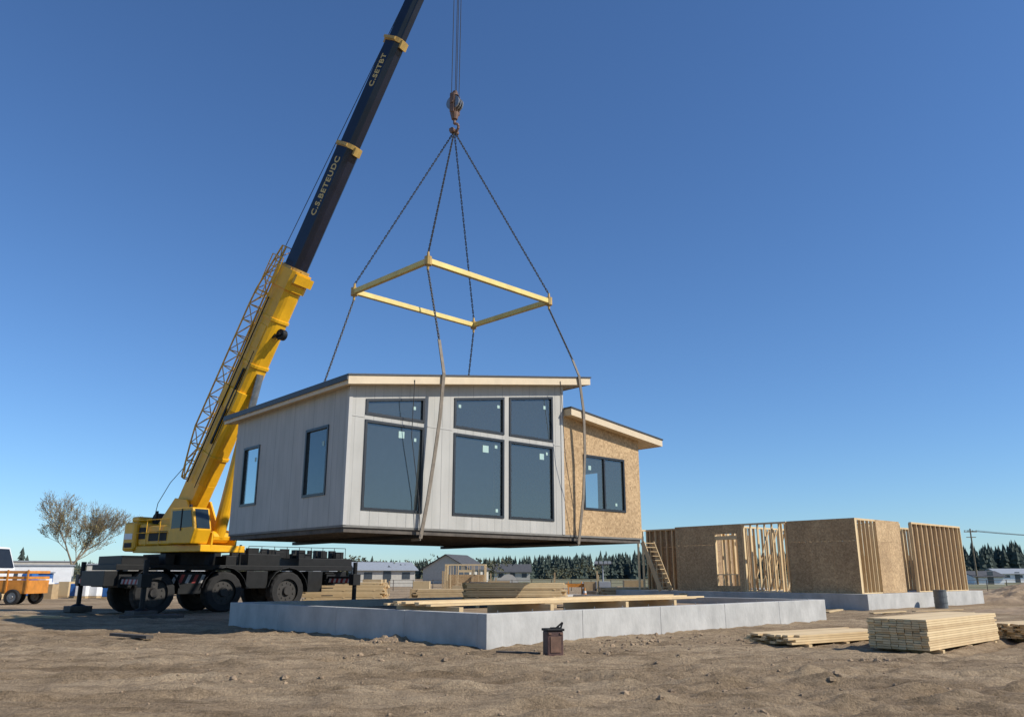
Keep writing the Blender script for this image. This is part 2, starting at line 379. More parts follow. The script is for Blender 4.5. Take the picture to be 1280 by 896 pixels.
# ---------------------------------------------------------------- modular house
HO=Vector((-4.56,22,2.9)); HA=Vector((.745,.667,0)).normalized(); HM=frame(HO,HA)
hs=empty('modular_house',HO)
def zr(x): return 3.85+.153*x
def zw(x): return 4.10-.118*(x-8.5)
def wall(mb,x0,x1,topf,ops,place,base=0.):
    cuts=sorted(set([x0,x1]+[c for o in ops for c in o[:2]]))
    for a,b in zip(cuts[:-1],cuts[1:]):
        mid=(a+b)/2; here=sorted([o for o in ops if o[0]<mid<o[1]],key=lambda o:o[2])
        segs=[]; cur=(lambda x:base)
        for o in here:
            segs.append((cur,(lambda x,z=o[2]:z))); cur=o[3]
        segs.append((cur,topf))
        for f0,f1 in segs:
            P=[place(a,f0(a),0),place(b,f0(b),0),place(b,f0(b),1),place(a,f0(a),1),place(a,f1(a),0),place(b,f1(b),0),place(b,f1(b),1),place(a,f1(a),1)]
            mb.hexa(P)
C=lambda z:(lambda x:z)
cl=lambda x:3.43+.153*x
fops=[(.56,2.55,.45,C(2.92)),(.56,2.55,3.12,cl),(3.73,5.74,.45,C(2.90)),(3.73,5.74,3.12,cl),(6.02,7.98,.45,C(2.90)),(6.02,7.98,3.12,cl)]
T=.15
pf=lambda x,z,s:(x,0 if s==0 else T,z)
pb=lambda x,z,s:(x,7.5 if s==0 else 7.5-T,z)
pl=lambda y,z,s:(0 if s==0 else T,y,z)
pr=lambda y,z,s:(12.6 if s==0 else 12.6-T,y,z)
mb=MB(); wall(mb,0,8.5,zr,fops,pf); mb.obj('front_wall',SID,hs,HM)
lops=[(1.1,2.4,.9,C(2.85)),(5.6,6.75,.9,C(2.8))]
mb=MB(); wall(mb,T+.002,7.5-T-.002,C(3.85),lops,pl); mb.obj('side_wall',SID,hs,HM)
bops=[(.2,1.3,.4,C(3.5)),(1.8,2.6,.5,C(3.2)),(5.,8.,.9,C(3.9))]
mb=MB(); wall(mb,0,8.5,zr,bops,pb); mb.obj('rear_wall',SID,hs,HM)
wops=[(9.53,11.69,.92,C(2.8))]
mb=MB(); wall(mb,8.502,12.6,zw,wops,pf); mb.obj('wing_front_wall',OSB,hs,HM)
mb=MB(); wall(mb,T+.002,7.5-T-.002,C(zw(12.6)),[(2,4,.9,C(2.6))],pr); mb.obj('wing_end_wall',OSB,hs,HM)
mb=MB(); wall(mb,8.502,12.6,zw,[(9.4,12.0,.9,C(2.9))],pb); mb.obj('wing_rear_wall',OSB,hs,HM)
mb=MB(); mb.box(8.38,T+.002,0.02,8.498,7.5-T-.002,zr(8.38)-.01); mb.obj('party_wall',OSB,hs,HM)
mb=MB(); mb.box(3.1,.9,.02,3.2,4.6,3.8); mb.box(5.2,3.5,.02,8.3,3.6,3.8); mb.box(.7,4.62,.02,4.9,4.72,3.8); mb.obj('partitions',INT,hs,HM)  # last one: unseen cross wall, lengthened to darken the near side window
mb=MB(); mb.hexa([(T+.01,T+.01,3.83),(8.36,T+.01,zr(8.36)-.05),(8.36,7.33,zr(8.36)-.05),(T+.01,7.33,3.83),(T+.01,T+.01,3.86),(8.36,T+.01,zr(8.36)-.01),(8.36,7.33,zr(8.36)-.01),(T+.01,7.33,3.86)]); mb.obj('ceiling',INT,hs,HM)
CT=mat('corner_trim',(.44,.42,.38),.6,.05)
mb=MB(); mb.box(-.02,-.02,-.002,.09,-.001,3.83); mb.box(-.02,-.001,-.002,-.001,.09,3.83); mb.box(8.40,-.022,0,8.52,-.001,zr(8.4)-.02); mb.obj('corner_trim',CT,hs,HM)
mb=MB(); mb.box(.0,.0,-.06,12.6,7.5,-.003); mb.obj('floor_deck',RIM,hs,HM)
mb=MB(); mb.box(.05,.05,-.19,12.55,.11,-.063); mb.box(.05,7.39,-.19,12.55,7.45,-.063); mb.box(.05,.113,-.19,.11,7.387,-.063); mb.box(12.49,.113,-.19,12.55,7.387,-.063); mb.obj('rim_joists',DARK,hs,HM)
mb=MB()
x=.45
while x<12.3: mb.box(x,.113,-.18,x+.05,7.387,-.063); x+=.41
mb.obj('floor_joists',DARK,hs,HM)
mb=MB()
for x in(2.47,9.05): mb.box(x-.08,-.08,-.29,x+.08,7.58,-.195)
mb.obj('lifting_beams',CHAS,hs,HM)
def slab(mb,x0,x1,y0,y1,f,a,b): mb.hexa([(x0,y0,f(x0)+a),(x1,y0,f(x1)+a),(x1,y1,f(x1)+a),(x0,y1,f(x0)+a),(x0,y0,f(x0)+b),(x1,y0,f(x1)+b),(x1,y1,f(x1)+b),(x0,y1,f(x0)+b)])
for nm,x0,x1,f in(('roof',-.3,9.55,zr),('wing_roof',8.56,13.6,zw)):
    y0,y1=-.4,8.0
    if nm=='wing_roof': y1=7.9; y0=-.38
    mb=MB(); slab(mb,x0+.03,x1-.03,y0+.03,y1-.03,f,.002,.03); mb.obj(nm+'_soffit',FASC,hs,HM)
    mb=MB(); slab(mb,x0,x1,y0,y0+.028,f,-.02,.22); slab(mb,x0,x1,y1-.028,y1,f,-.02,.22)
    slab(mb,x0,x0+.028,y0+.03,y1-.03,f,-.02,.22); slab(mb,x1-.028,x1,y0+.03,y1-.03,f,-.02,.22); mb.obj(nm+'_fascia',FASC,hs,HM)
    mb=MB(); slab(mb,x0-.03,x1+.03,y0-.03,y1+.03,f,.223,.27)
    x=x0+.1
    while x<x1:
        slab(mb,x,x+.02,y0+.05,y1+.02,f,.272,.29); x+=.45
    if nm=='roof': slab(mb,x0-.05,x0-.002,y0,y1,f,.10,.2225)
    mb.obj(nm+'_metal',ROOFM,hs,HM)
def window(par,M,pl_,x0,x1,z0,z1f,name,mull=0,flip=False,labels=True):
    fr=MB(); fw=.075
    def q(xa,xb,fa,fb,d0,d1,mb_):
        mb_.hexa([pl_(xa,fa(xa),d0),pl_(xb,fa(xb),d0),pl_(xb,fa(xb),d1),pl_(xa,fa(xa),d1),pl_(xa,fb(xa),d0),pl_(xb,fb(xb),d0),pl_(xb,fb(xb),d1),pl_(xa,fb(xa),d1)])
    q(x0-.03,x1+.03,C(z0-.03),C(z0+fw-.03),-.1,.03,fr)
    q(x0-.03,x1+.03,lambda x:z1f(x)-fw+.03,lambda x:z1f(x)+.03,-.1,.03,fr)
    top=lambda x:z1f(x)-fw+.028
    q(x0-.03,x0+fw-.03,C(z0+fw-.028),top,-.1,.028,fr); q(x1-fw+.03,x1+.03,C(z0+fw-.028),top,-.1,.028,fr)
    if mull:
        xm=(x0+x1)/2; q(xm-.035,xm+.035,C(z0+fw-.028),top,-.1,.02,fr)
    fr.obj(name+'_frame',BLACK,par,M)
    gl=MB(); k=[(x0+.03,z0+.03),(x1-.03,z0+.03),(x1-.03,z1f(x1)-.03),(x0+.03,z1f(x0)-.03)]
    if flip: k=k[::-1]
    gl.quad(*[pl_(a,b,-.035) for a,b in k]); gl.obj(name+'_glass',GLASS,par,M,fix=False)
    if labels:
        lb=MB()
        for (a,b,w_,h_) in labels: lb.quad(pl_(a,b,-.028),pl_(a+w_,b,-.028),pl_(a+w_,b+h_,-.028),pl_(a,b+h_,-.028))
        lb.obj(name+'_label',LABEL,par,M,fix=False)
plF=lambda x,z,d:(x,-d,z)
plL=lambda y,z,d:(-d,y,z)
LB={0:[(1.7,2.55,.2,.2),(2.25,2.5,.08,.1)],1:[(2.2,3.45,.08,.1)],2:[(4.9,2.45,.24,.22),(5.45,.6,.1,.1),(5.4,2.62,.11,.1)],3:[(3.9,3.75,.1,.1),(5.5,3.95,.1,.1)],4:[(7.4,2.45,.2,.2),(7.7,2.62,.08,.1)],5:[(7.6,4.2,.1,.12)]}
for i,o in enumerate(fops): window(hs,HM,plF,o[0],o[1],o[2],o[3],'window_%d'%i,labels=LB[i])
window(hs,HM,plF,9.53,11.69,.92,C(2.8),'wing_window',mull=1,labels=[(9.8,2.3,.14,.15),(11.2,1.1,.1,.1)])
for i,o in enumerate(lops): window(hs,HM,plL,o[0],o[1],o[2],o[3],'side_window_%d'%i,flip=True,labels=[(o[0]+.25,2.3,.12,.14)])
mb=MB(); 
mb.box(.1,-.012,3.0,.5,-.002,3.02); mb.box(2.62,-.012,2.99,3.65,-.002,3.02); mb.box(8.06,-.012,2.99,8.38,-.002,3.02); mb.obj('panel_joint',CT,hs,HM)

# ---------------------------------------------------------------- rigging
rg=empty('lifting_rig',(-2.3,28.8,18.9))
hook=Vector((-2.33,28.8,18.85)); SPZ=11.8
S=[Vector((-2.83,25.2,SPZ)),Vector((1.43,29.35,SPZ)),Vector((-1.63,32.4,SPZ)),Vector((-5.9,28.25,SPZ))]
mb=MB()
for i in range(4):
    a,b=S[i],S[(i+1)%4]; d=(b-a).normalized()*.1
    mb.beam(a+d,b-d,.15,.19)
mb.obj('spreader_beams',YEL2,rg,bevel=.015)
mb=MB()
for p in S:
    mb.cyl(p-Vector((0,0,.15)),p+Vector((0,0,.15)),.13,.13,10); mb.cyl(p+Vector((0,0,.15)),p+Vector((0,0,.33)),.05,.04,8); mb.cyl(p-Vector((0,0,.33)),p-Vector((0,0,.15)),.04,.05,8)
mb.obj('corner_joints',GOLD,rg)
mb=MB()
for p in S: chain(mb,hook,p+Vector((0,0,.3)))
hl=lambda x,y,z:HM@Vector((x,y,z))
r1=hl(2.93,-.46,zr(2.93)+.3); r2=hl(8.9,-.46,zr(8.9)+.3)
m1=S[0].lerp(r1,.72); m2=S[1].lerp(r2,.80)
b3=hl(1.9,5.5,zr(1.9)+.3); b4=hl(8.3,5.2,zr(8.3)+.3)
chain(mb,S[0]-Vector((0,0,.3)),m1); chain(mb,S[1]-Vector((0,0,.3)),m2); chain(mb,S[3]-Vector((0,0,.3)),b3); chain(mb,S[2]-Vector((0,0,.3)),b4)
mb.obj('chains',CABLE,rg)
mb=MB()
def strap(pts):
    for a,b in zip(pts[:-1],pts[1:]): mb.beam(a,b,.11,.03,up=(HM.to_3x3()@Vector((0,-1,0))))
strap([m1,r1,hl(2.86,-.40,3.2),hl(2.74,-.33,2.),hl(2.60,-.26,.8),hl(2.47,-.13,-.30),hl(2.47,.3,-.31)])
strap([m2,r2,hl(9.15,-.42,4.2),hl(9.22,-.36,2.8),hl(9.18,-.28,1.3),hl(9.05,-.13,-.30),hl(9.05,.3,-.31)])
mb.obj('sling_straps',STRAP,rg)
mb=MB(); tube(mb,[hl(1.9,-.42,zr(1.9)+.1),hl(2.0,-.2,2.6),hl(2.35,-.15,.9),hl(2.45,-.15,-.25)],.012,5); tube(mb,[hl(8.0,-.42,zr(8)+.1),hl(8.3,-.3,2.6),hl(8.75,-.2,.9),hl(8.95,-.15,-.25)],.012,5)  # thin dark tubes down the front wall, left of each strap
for p in(b3,b4): mb.cyl(p-Vector((0,0,.05)),p+Vector((0,0,.1)),.07,.05,8)
mb.obj('front_lines_and_eyes',CABLE,rg)
hb=Vector((-2.33,28.8,20.1)); side=Vector((.86,-.5,0)); nrm=Vector((.5,.86,0))
mb=MB(); 
for o in(-.14,0,.14): mb.cyl(hb+nrm*(o-.03),hb+nrm*(o+.03),.31,.31,20)
mb.obj('sheaves',STEEL,rg)
mb=MB()
for o in(-.21,-.07,.07,.21): mb.beam(hb+Vector((0,0,-.45))+nrm*o,hb+Vector((0,0,.42))+nrm*o,.2,.025,up=nrm)
mb.cyl(hb-Vector((0,0,.7)),hb-Vector((0,0,.42)),.12,.19,12)
mb.cyl(hb+Vector((0,0,.38)),hb+Vector((0,0,.58)),.15,.1,10); mb.cyl(hb-nrm*.26,hb+nrm*.26,.07,.07,10)
pts=[]
for i in range(11):
    a=math.radians(90-i*28); pts.append(hook+Vector((0,0,.15))+side*(.2*math.cos(a))+Vector((0,0,.2*math.sin(a))))
tube(mb,[hb-Vector((0,0,.7))]+pts,.055,8)
mb.cyl(hook-nrm*.2,hook+nrm*.2,.1,.1,10)
mb.obj('hook_block',RUST,rg)
# ---------------------------------------------------------------- crane
cr=empty('mobile_crane',(-14.2,36.4,0))
TIP=Vector((-2.3,28.8,30.3)); PIV=Vector((-14.2,36,4.54)); bd=(TIP-PIV); BL=bd.length; bd.normalize()
hz=Vector((bd.x,bd.y,0)).normalized()
topv=Vector((-hz.x*bd.z,-hz.y*bd.z,math.hypot(bd.x,bd.y)))
BM=frame(PIV,bd,z=topv)
ycam=-1 if (BM.to_3x3()@Vector((0,1,0))).y>0 else 1
def prof(h,w,c=.12): 
    return [(-w/2,-h/2+c*1.6),(-w/2+c,-h/2+c*.5),(-w/4,-h/2),(w/4,-h/2),(w/2-c,-h/2+c*.5),(w/2,-h/2+c*1.6),(w/2,h/2-c*.4),(w/2-c*.4,h/2),(-w/2+c*.4,h/2),(-w/2,h/2-c*.4)]
t1,t2,t3=.389*BL,.592*BL,.766*BL
mb=MB(); mb.prism(prof(1.12,.95),1.2,t1-.9); mb.prism([(y*.93,z*.95-.0) for y,z in prof(1.2,.95)],-.3,1.198); mb.prism(prof(1.3,1.12),t1-.9+.002,t1)
for x in(2.4,4.6,6.8,9.0): mb.prism(prof(1.2,1.03),x,x+.14)
mb.prism(prof(1.3,1.1),4.7,5.6)
for x in(3.2,7.6): mb.box(x,ycam*.476,-.3,x+1.1,ycam*.5,.2)
mb.obj('boom_base_section',YEL,cr,BM,bevel=.015)
mb=MB(); mb.prism(prof(.92,.78),t1+.001,t2); mb.obj('boom_section_1',NAVY,cr,BM,bevel=.02)
mb=MB(); mb.prism(prof(.82,.68),t2+.001,t3); mb.obj('boom_section_2',NAVY,cr,BM,bevel=.02)
mb=MB(); mb.prism(prof(.72,.58),t3+.001,BL-.5); mb.obj('boom_section_3',NAVY,cr,BM,bevel=.02)
mb=MB(); 
for x,h in((t1+.02,1.08),(t2,1.0),(t3,.9)):
    mb.prism(prof(h,h*.88),x-.1,x+.1); mb.box(x-.2,-.25,h/2,x+.15,.25,h/2+.12); mb.box(x-.06,ycam*(h*.44),-.3,x+.06,ycam*(h*.44+.08),.4); mb.box(x-.3,-.2,-h/2-.1,x+.05,.2,-h/2)
mb.obj('boom_collars',GOLD,cr,BM)
mb=MB()
for y in(-.2,0,.2): mb.cyl((BL,y-.07,-.1),(BL,y+.07,-.1),.42,.42,20)
mb.box(BL-.55,-.35,-.5,BL+.2,-.3,.5); mb.box(BL-.55,.3,-.5,BL+.2,.35,.5); mb.obj('boom_head',CHAS,cr,BM)
def text(body,x,size,z,m,par,M,w=.41):
    cu=bpy.data.curves.new('lettering','FONT'); cu.body=body; cu.size=size; cu.extrude=.004; cu.align_x='LEFT'; cu.align_y='CENTER'; cu.space_character=1.15; cu.offset=.012
    o=bpy.data.objects.new('lettering_tmp',cu); col.objects.link(o); bpy.context.view_layer.update()
    me=bpy.data.meshes.new_from_object(o.evaluated_get(bpy.context.evaluated_depsgraph_get())); bpy.data.objects.remove(o)
    me.materials.clear(); me.materials.append(m); ob=bpy.data.objects.new('lettering',me); col.objects.link(ob)
    Y=Vector((0,ycam,0)); L=Matrix.Identity(4); X=Vector((1,0,0))
    if X.cross(Vector((0,0,1))).dot(Y)<0: X=-X
    for i in range(3): L[i][0]=X[i];L[i][1]=(0,0,1)[i];L[i][2]=Y[i];L[i][3]=(x,ycam*w,z)[i]
    ob.matrix_basis=M@L; ob.parent=par; ob.matrix_parent_inverse=Matrix.Translation(-Vector(par.location))
LET=mat('gold_lettering',(.60,.43,.16),.5,.1)
text('C.S.BETEUDC',t2-3.4,.42,.0,LET,cr,BM,.396)
text('C.SETBT',t3-2.3,.38,.0,LET,cr,BM,.346)
text('C.B.BETEC',BL-4.6,.36,.0,LET,cr,BM,.296)
mb=MB()
tube(mb,[BM@Vector((.8,0,.9)),BM@Vector((t1+.5,0,1.35)),BM@Vector((BL,0,.35))],.018,5)
tube(mb,[BM@Vector((-.5,.2,1.0)),BM@Vector((t1+.3,.2,1.0)),BM@Vector((BL,.2,.35))],.018,5)
for dx,dy in((-.12,0),(.0,.1),(.13,0),(.05,-.1)):
    tube(mb,[hb+side*dx*1.5+nrm*dy+Vector((0,0,.1)),TIP+side*dx*1.4+nrm*dy],.016,5)
tube(mb,[BM@Vector((2.0,0,1.2)),PIV+Vector((-1.0,-.2,1.0)),PIV+Vector((-1.4,-.3,.1)),PIV+Vector((-1.5,-.3,-.6))],.016,5)
mb.obj('hoist_ropes',CABLE,cr)
mb=MB()
X0,X1=.9,12.2; n=15
def zc(x): 
    f=(x-X0)/(X1-X0); return .82,.82+.75*min(1,f*4+.25)*min(1,(1-f)*3+.35)
for y in(-.36,.36):
    pl0=pl1=None
    for i in range(n+1):
        x=X0+(X1-X0)*i/n; a,b=zc(x); A=(x,y,a);B=(x,y,b)
        if pl0: 
            mb.cyl(pl0,A,.04,.04,6); mb.cyl(pl1,B,.04,.04,6); mb.cyl(pl0 if i%2 else pl1,B if i%2 else A,.025,.025,5)
        mb.cyl(A,B,.025,.025,5)
        pl0,pl1=A,B
for i in range(n+1):
    x=X0+(X1-X0)*i/n;a,b=zc(x)
    for z in(a,b): mb.cyl((x,-.36,z),(x,.36,z),.025,.025,5)
    if i<n:
        x2=X0+(X1-X0)*(i+1)/n; mb.cyl((x,-.36,b),(x2,.36,zc(x2)[1]),.022,.022,5)
for x in(2,6,10.5): mb.box(x,-.2,.56,x+.2,.2,.82)
JIB=mat('jib_paint',(.62,.34,.04),.5,.3,3)
mb.obj('lattice_jib',JIB,cr,BM)
mb=MB()
for y in(-.65,.65):
    for x in(t1-1.6,t1-.9,t1-.2,t1+.3): mb.cyl((x,y,.3),(x,y,1.1),.025,.025,5)
    for z in(.3,.7,1.1): mb.cyl((t1-1.6,y,z),(t1+.3,y,z),.025,.025,5)
mb.box(t1-.5,-.5,-.8,t1-.1,.5,-.65); mb.obj('head_platform',YEL,cr,BM)
mb=MB(); mb.cyl((8.6,-.12,-.85),(8.6,.12,-.85),.24,.24,18); mb.cyl((8.6,-.2,-.85),(8.6,.2,-.85),.08,.08,10); mb.beam((8.6,-.17,-.85),(8.3,-.17,-.5),.06,.1);mb.beam((8.6,.17,-.85),(8.3,.17,-.5),.06,.1)
mb.box(3.,ycam*.51,-.15,6.6,ycam*.56,-.05); mb.cyl((1.,ycam*.58,.25),(t1-1.5,ycam*.58,.25),.03,.03,6); mb.cyl((1.,ycam*.58,-.35),(7.5,ycam*.58,-.3),.02,.02,6)
mb.obj('aux_sheave_and_hoses',CHAS,cr,BM)
SM=frame((PIV.x,PIV.y,0),hz); cs=-1 if (SM.to_3x3()@Vector((0,1,0))).y>0 else 1
A=SM@Vector((1.9,0,3.15)); B=BM@Vector((6.6,0,-.62)); Mid=A.lerp(B,.62)
mb=MB(); mb.cyl(A,Mid,.27,.27,16); mb.cyl(Mid-(B-A).normalized()*.15,Mid,.31,.31,16); mb.cyl(A+SM.to_3x3()@Vector((0,-.4,0)),A+SM.to_3x3()@Vector((0,.4,0)),.25,.25,12); mb.obj('luffing_cylinder',YEL,cr)
mb=MB(); mb.cyl(Mid,B,.16,.16,14); mb.obj('luffing_rod',STEEL,cr)
mb=MB()
for y in(-.62,.62):
    k=[(-1.2,2.55),(2.3,2.55),(2.35,3.3),(1.1,3.6),(.45,4.75),(-.35,4.85),(-1.3,3.8)]
    n0=len(mb.v); mb.v+=[(a,y-.05,b) for a,b in k]+[(a,y+.05,b) for a,b in k]; m_=len(k)
    mb.f.append(tuple(range(n0+m_-1,n0-1,-1))); mb.f.append(tuple(range(n0+m_,n0+2*m_)))
    for i in range(m_): j=(i+1)%m_; mb.f.append((n0+i,n0+j,n0+m_+j,n0+m_+i))
mb.box(-2.2,-1.15,2.52,2.3,1.15,2.8); mb.obj('slew_frame',YEL,cr,SM,bevel=.02)
mb=MB(); mb.box(-2.9,-1.25,2.58,-2.02,1.25,3.85); mb.obj('counterweight',YEL,cr,SM,bevel=.12)
mb=MB(); mb.box(-2.75,-1.0,3.86,-2.2,1.0,4.1); mb.box(-2.0,-1.1,2.81,-1.32,1.1,3.75); mb.box(-1.28,cs*.7,2.81,.3,cs*1.2,3.65); mb.obj('engine_housing',YEL,cr,SM,bevel=.07)
mb=MB(); mb.box(-2.91,-.5,3.0,-2.94,.5,3.5); mb.box(-1.95,cs*1.102,3.1,-1.45,cs*1.12,3.6); mb.box(-1.1,cs*1.202,3.0,.1,cs*1.22,3.4); mb.cyl((-1.7,cs*.5,3.75),(-1.7,cs*.5,4.35),.06,.06,10)
mb.cyl((-1.75,-.5,4.0),(-1.75,.5,4.0),.26,.26,16); mb.box(-2.7,cs*1.26,2.75,-2.2,cs*1.275,2.95); mb.obj('grilles_and_winch',CHAS,cr,SM)
mb=MB(); mb.box(-2.75,cs*1.252,3.1,-2.2,cs*1.265,3.35); mb.obj('warning_panel',WHITE,cr,SM)
mb=MB()
for x in(-1.9,-1.2,-.3,.6): mb.cyl((x,cs*1.28,2.75),(x,cs*1.28,3.9),.02,.02,5)
mb.cyl((-1.9,cs*1.28,3.9),(.6,cs*1.28,3.9),.02,.02,5); mb.cyl((-1.9,cs*1.28,3.35),(.6,cs*1.28,3.35),.02,.02,5)
mb.obj('handrail',YEL,cr,SM)
mb=MB(); y0,y1=cs*.75,cs*1.6
def cabpts(y): return [(.75,y,2.82),(2.2,y,2.82),(2.4,y,3.4),(2.15,y,4.3),(.75,y,4.3)]
k=len(mb.v); mb.v+=cabpts(y0)+cabpts(y1); mb.f+=[tuple(range(5)),tuple(range(5,10))]+[(i,(i+1)%5,5+(i+1)%5,5+i) for i in range(5)]
mb.obj('operator_cab',YEL,cr,SM,bevel=.05)
mb=MB(); yy=cs*1.612; mb.quad((.9,yy,3.45),(2.25,yy,3.5),(2.07,yy,4.18),(.9,yy,4.18)); mb.quad((2.41,cs*.85,3.45),(2.41,cs*1.5,3.45),(2.17,cs*1.5,4.24),(2.17,cs*.85,4.24)); mb.obj('cab_glass',mat('cab_glass',(.02,.03,.035),.08,.1),cr,SM)
mb=MB(); mb.box(1.5,cs*1.614,3.35,1.55,cs*1.63,4.25); mb.cyl((1.5,cs*1.2,4.3),(1.5,cs*1.2,4.46),.08,.06,8); mb.obj('cab_trim',CHAS,cr,SM)
cd=Vector((.70,.71,0)).normalized(); CM=frame((-16.1,34.95,0),cd); ns=-1 if (CM.to_3x3()@Vector((0,1,0))).y>0 else 1
mb=MB(); mb.box(-1.3,-.55,1.15,10.4,.55,1.75); mb.box(-1.1,-1.35,1.78,10.2,1.35,2.0); mb.box(-1.5,-1.3,1.15,-1.0,1.3,1.75)
mb.cyl((2.4,0,2.0),(2.4,0,2.52),1.15,1.15,28)
mb.box(.9,-1.2,2.0,1.3,1.2,2.45); mb.box(3.6,-1.2,2.0,4.1,1.2,2.4)
mb.box(4.6,-1.3,2.0,6.2,1.3,2.5); mb.box(7.2,-1.3,2.0,10.2,1.3,2.35); mb.box(4.55,ns*.9,1.0,5.6,ns*1.38,1.75) ; mb.box(-.9,-1.3,2.0,.6,1.3,2.35)
mb.box(1.5,ns*.9,.8,2.5,ns*1.38,1.7); mb.box(7.7,ns*.9,.8,8.5,ns*1.38,1.75)
for cx in(.5,3.5,6.6):
    for s_ in(-1,1):
        for i in range(8):
            a0=math.radians(10+i*20);a1=math.radians(10+(i+1)*20); r=1.02
            mb.hexa([(cx+r*math.cos(a0),s_*.95,.87+r*math.sin(a0)),(cx+r*math.cos(a1),s_*.95,.87+r*math.sin(a1)),(cx+r*math.cos(a1),s_*1.52,.87+r*math.sin(a1)),(cx+r*math.cos(a0),s_*1.52,.87+r*math.sin(a0)),
             (cx+(r+.04)*math.cos(a0),s_*.95,.87+(r+.04)*math.sin(a0)),(cx+(r+.04)*math.cos(a1),s_*.95,.87+(r+.04)*math.sin(a1)),(cx+(r+.04)*math.cos(a1),s_*1.52,.87+(r+.04)*math.sin(a1)),(cx+(r+.04)*math.cos(a0),s_*1.52,.87+(r+.04)*math.sin(a0))])
mb.obj('carrier_chassis',CHAS,cr,CM,bevel=.015)
mb=MB()
for i in range(34):
    x=U(3.6,9.8); y=U(-1.1,1.1); s=U(.1,.3); mb.box(x-s,y-s*.6,2.5 if 4.6<x<6.2 else 2.36,x+s,y+s*.6,2.36+U(.2,.45))
mb.cyl((4.3,ns*1.1,2.0),(4.3,ns*1.1,2.9),.06,.06,8)
for i in range(9): 
    x=4.6+i*.65; mb.cyl((x,ns*1.28,2.36),(x,ns*1.28,2.85),.018,.018,5)
mb.cyl((4.6,ns*1.28,2.85),(9.8,ns*1.28,2.85),.018,.018,5)
for z in(.6,.95,1.3,1.65): mb.box(8.6,ns*1.2,z,9.1,ns*1.45,z+.04)
mb.obj('deck_equipment',CHAS,cr,CM,bevel=.02)
def wheel(mbt,mbh,c,axis,r,w_):
    c=Vector(c);a=Vector(axis).normalized()
    profl=[(-.5,.62),(-.5,.9),(-.38,.98),(-.3,1.0),(.3,1.0),(.38,.98),(.5,.9),(.5,.62)]
    n=40;k=len(mbt.v); u=Vector((0,0,1)); v=a.cross(u)
    for i in range(n):
        t_=2*math.pi*i/n
        for wx,rr in profl:
            q=r*rr*(1-(.018 if (i%2 and abs(wx)<.4) else 0)); mbt.v.append(tuple(c+a*(wx*w_)+u*(q*math.cos(t_))+v*(q*math.sin(t_))))
    m_=len(profl)
    for i in range(n):
        for j in range(m_-1):
            mbt.f.append((k+i*m_+j,k+((i+1)%n)*m_+j,k+((i+1)%n)*m_+j+1,k+i*m_+j+1))
    for s_ in(-1,1):
        mbh.cyl(c+a*(s_*w_*.2),c+a*(s_*w_*.3),r*.63,r*.63,28); mbh.cyl(c+a*(s_*w_*.3),c+a*(s_*w_*.5),r*.25,r*.2,16)
        for i in range(10):
            t_=i*.628; p=c+u*(r*.42*math.cos(t_))+v*(r*.42*math.sin(t_)); mbh.cyl(p+a*(s_*w_*.3),p+a*(s_*w_*.36),.035,.035,6)
mt=MB();mh=MB()
for cx in(.5,3.5,6.6):
    for s_ in(-1,1): wheel(mt,mh,(cx,s_*1.22,.87),(0,1,0),.87,.55)
mt.obj('tires',RUB,cr,CM); mh.obj('hubs',DUSTY,cr,CM)
mb=MB(); pads=MB(); st=[MB(),MB()]
for sx in(0-.25,9.4):
    x=sx-.5
    mb.box(x-.25,-1.5,1.1,x+.25,1.5,1.6)
    for s_ in(-1,1):
        e_=3.5
        mb.box(x-.17,s_*1.5,1.2,x+.17,s_*e_,1.52)
        mb.cyl((x,s_*e_,.35),(x,s_*e_,2.15),.10,.10,12); mb.box(x-.2,s_*(e_-.18),1.12,x+.2,s_*(e_+.18),1.62)
        mb.cyl((x,s_*e_,.28),(x,s_*e_,.36),.3,.14,14)
        pads.box(x-.45,s_*e_-.45,.02,x+.45,s_*e_+.45,.27)
        for face in(x-.175,x+.172):
            L0=1.55; i=0
            while L0<e_-.2:
                a,b=L0,min(L0+.2,e_-.2)
                z0,z1=1.24,1.42
                st[i%2].hexa([(face,s_*a,z0),(face+.003,s_*a,z0),(face+.003,s_*b,z0),(face,s_*b,z0),(face,s_*(a+.1),z1),(face+.003,s_*(a+.1),z1),(face+.003,s_*(b+.1),z1),(face,s_*(b+.1),z1)])
                L0+=.2;i+=1
for i in range(5):
    a=1.15+i*.3; yf=ns*1.385; st[i%2].hexa([(a,yf,1.25),(a+.15,yf,1.25),(a+.15,yf+ns*.004,1.25),(a,yf+ns*.004,1.25),(a+.15,yf,1.6),(a+.3,yf,1.6),(a+.3,yf+ns*.004,1.6),(a+.15,yf+ns*.004,1.6)])
mb.obj('outriggers',CHAS,cr,CM,bevel=.01); pads.obj('outrigger_pads',DARK,cr,CM,bevel=.01)
st[0].obj('hazard_stripes_white',mat('dirty_stripe_white',(.38,.36,.34),.6,.3,4),cr,CM); st[1].obj('hazard_stripes_red',mat('dirty_stripe_red',(.28,.03,.025),.6,.3,4),cr,CM)

